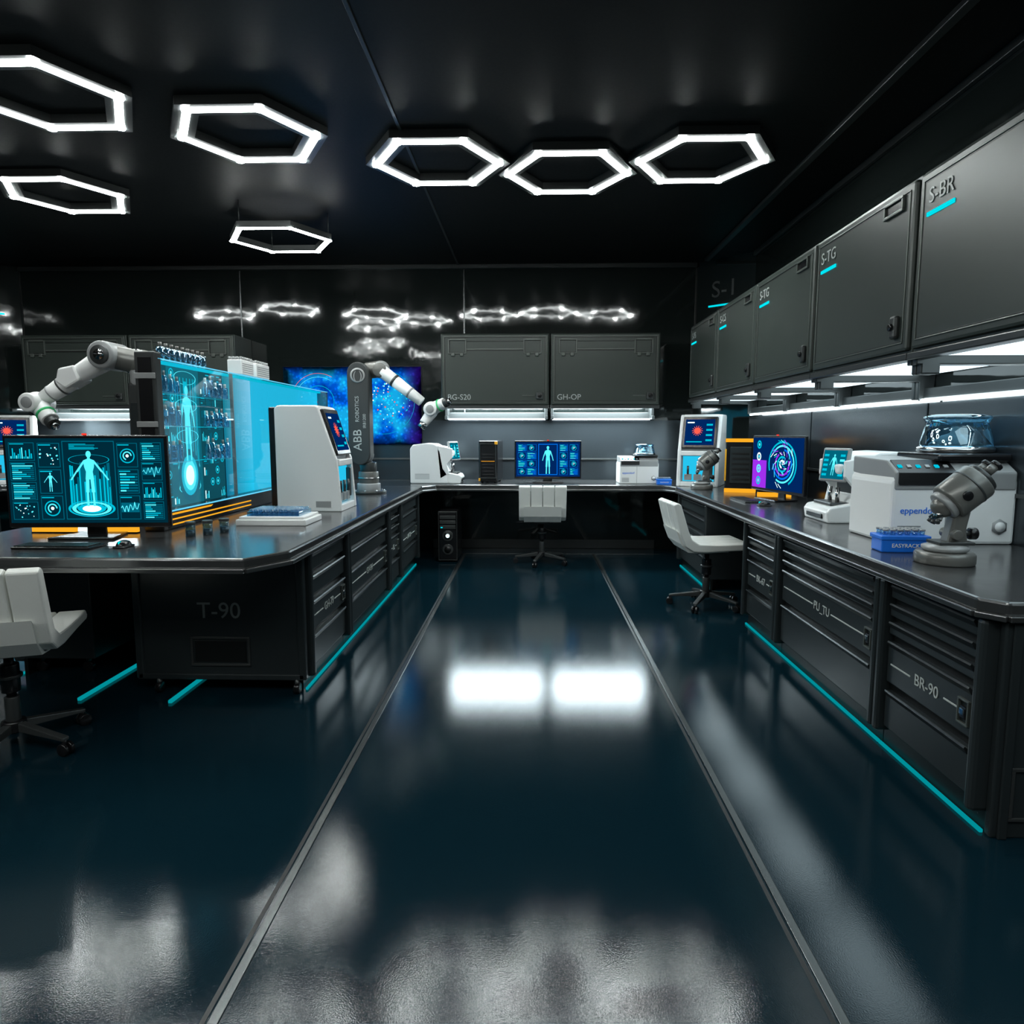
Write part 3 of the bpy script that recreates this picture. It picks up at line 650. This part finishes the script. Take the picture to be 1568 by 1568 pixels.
# ---------------------------------------------------------------- blue wall screen
def wallscreen():
    m=bpy.data.materials.new('blue_hologram_screen'); m.use_nodes=True; nt=m.node_tree; nt.nodes.remove(nt.nodes['Principled BSDF'])
    N=nt.nodes.new; L=nt.links.new
    tc=N('ShaderNodeTexCoord'); n=N('ShaderNodeTexNoise'); n.inputs['Scale'].default_value=3.5; n.inputs['Detail'].default_value=6
    v=N('ShaderNodeTexVoronoi'); v.inputs['Scale'].default_value=26
    cr=N('ShaderNodeValToRGB'); e=cr.color_ramp.elements
    e[0].position=.30; e[0].color=(0,.02,.14,1); e[1].position=.58; e[1].color=(.01,.5,1,1)
    x=cr.color_ramp.elements.new(.45); x.color=(.0,.12,.8,1)
    sx=N('ShaderNodeSeparateXYZ'); mr=N('ShaderNodeMapRange'); mr.inputs['From Min'].default_value=.55; mr.inputs['From Max'].default_value=.75
    mx=N('ShaderNodeMixRGB'); mx.inputs[2].default_value=(.06,.01,.5,1)
    vr=N('ShaderNodeMapRange'); vr.inputs['From Min'].default_value=0; vr.inputs['From Max'].default_value=.5; vr.inputs['To Min'].default_value=1.7; vr.inputs['To Max'].default_value=.8
    em=N('ShaderNodeEmission')
    ax=N('ShaderNodeMath'); ax.operation='ABSOLUTE'; az=N('ShaderNodeMath'); az.operation='ABSOLUTE'
    dx=N('ShaderNodeMath'); dx.operation='DIVIDE'; dx.inputs[1].default_value=.77; dz=N('ShaderNodeMath'); dz.operation='DIVIDE'; dz.inputs[1].default_value=.43
    mm=N('ShaderNodeMath'); mm.operation='MAXIMUM'; ad=N('ShaderNodeMath'); ad.operation='MULTIPLY_ADD'; ad.inputs[1].default_value=.35; 
    fr=N('ShaderNodeMapRange'); fr.inputs['From Min'].default_value=.88; fr.inputs['From Max'].default_value=1.14; fr.inputs['To Min'].default_value=1; fr.inputs['To Max'].default_value=.02
    mu=N('ShaderNodeMath'); mu.operation='MULTIPLY'
    L(tc.outputs['Object'],n.inputs['Vector']); L(tc.outputs['Object'],v.inputs['Vector']); L(tc.outputs['Object'],sx.inputs[0])
    L(sx.outputs[0],ax.inputs[0]); L(sx.outputs[2],az.inputs[0]); L(ax.outputs[0],dx.inputs[0]); L(az.outputs[0],dz.inputs[0]); L(dx.outputs[0],mm.inputs[0]); L(dz.outputs[0],mm.inputs[1])
    L(n.outputs['Fac'],ad.inputs[0]); L(mm.outputs[0],ad.inputs[2]); L(ad.outputs[0],fr.inputs['Value'])
    L(n.outputs['Fac'],cr.inputs[0]); L(sx.outputs[0],mr.inputs['Value']); L(mr.outputs['Result'],mx.inputs[0]); L(cr.outputs[0],mx.inputs[1])
    L(mx.outputs[0],em.inputs[0]); L(v.outputs['Distance'],vr.inputs['Value']); L(vr.outputs['Result'],mu.inputs[0]); L(fr.outputs['Result'],mu.inputs[1]); L(mu.outputs[0],em.inputs[1]); L(em.outputs[0],nt.nodes['Material Output'].inputs[0])
    k=M(); k.bb(-.775,.775,0,.012,-.435,.435,BLK,.002)
    T=Tr(0,-.001,0); rect(k,T,-.77,.77,-.43,.43,m,0)
    rn=random.Random(3)
    for i in range(150):
        a=rn.random()*6.28; r=.32*math.sqrt(rn.random())*(1+.12*math.sin(3*a+.6)); z_=r*math.sin(a)*.85
        if z_<-.15 and math.cos(a)<-.1: continue
        ring(k,T,.34+r*math.cos(a),.04+z_,0,.004+.006*rn.random(),[U_W,U_B,U_B,U_C,U_RD][i%5],-.003-.00003*i,n=6)
    for q in (.27,.31): ring(k,T,-.38,.05,q-.004,q,U_RD if q>.3 else U_B,-.003,a0=60,a1=230,n=40)
    ring(k,T,-.38,.05,.17,.175,U_C,-.003,n=24); ring(k,T,.34,.04,.35,.353,U_C,-.003,n=40)
    for i in range(7): rect(k,T,-.66,-.66+.2*rn.random()+.05,-.35+.04*i,-.335+.04*i,U_C,-.003)
    k.done('wall_display',(-1.98,YB-.021,1.6))
wallscreen()
# ---------------------------------------------------------------- world, camera
w=bpy.data.worlds.new('World'); bpy.context.scene.world=w; w.use_nodes=True
w.node_tree.nodes['Background'].inputs[0].default_value=(.02,.03,.035,1); w.node_tree.nodes['Background'].inputs[1].default_value=.3
cd=bpy.data.cameras.new('camera'); cd.lens=24; cd.sensor_width=36; cd.clip_end=100
co=bpy.data.objects.new('camera',cd); co.location=(0,0,H); co.rotation_euler=(R(90-6.6),0,R(1.53))
bpy.context.scene.collection.objects.link(co); bpy.context.scene.camera=co
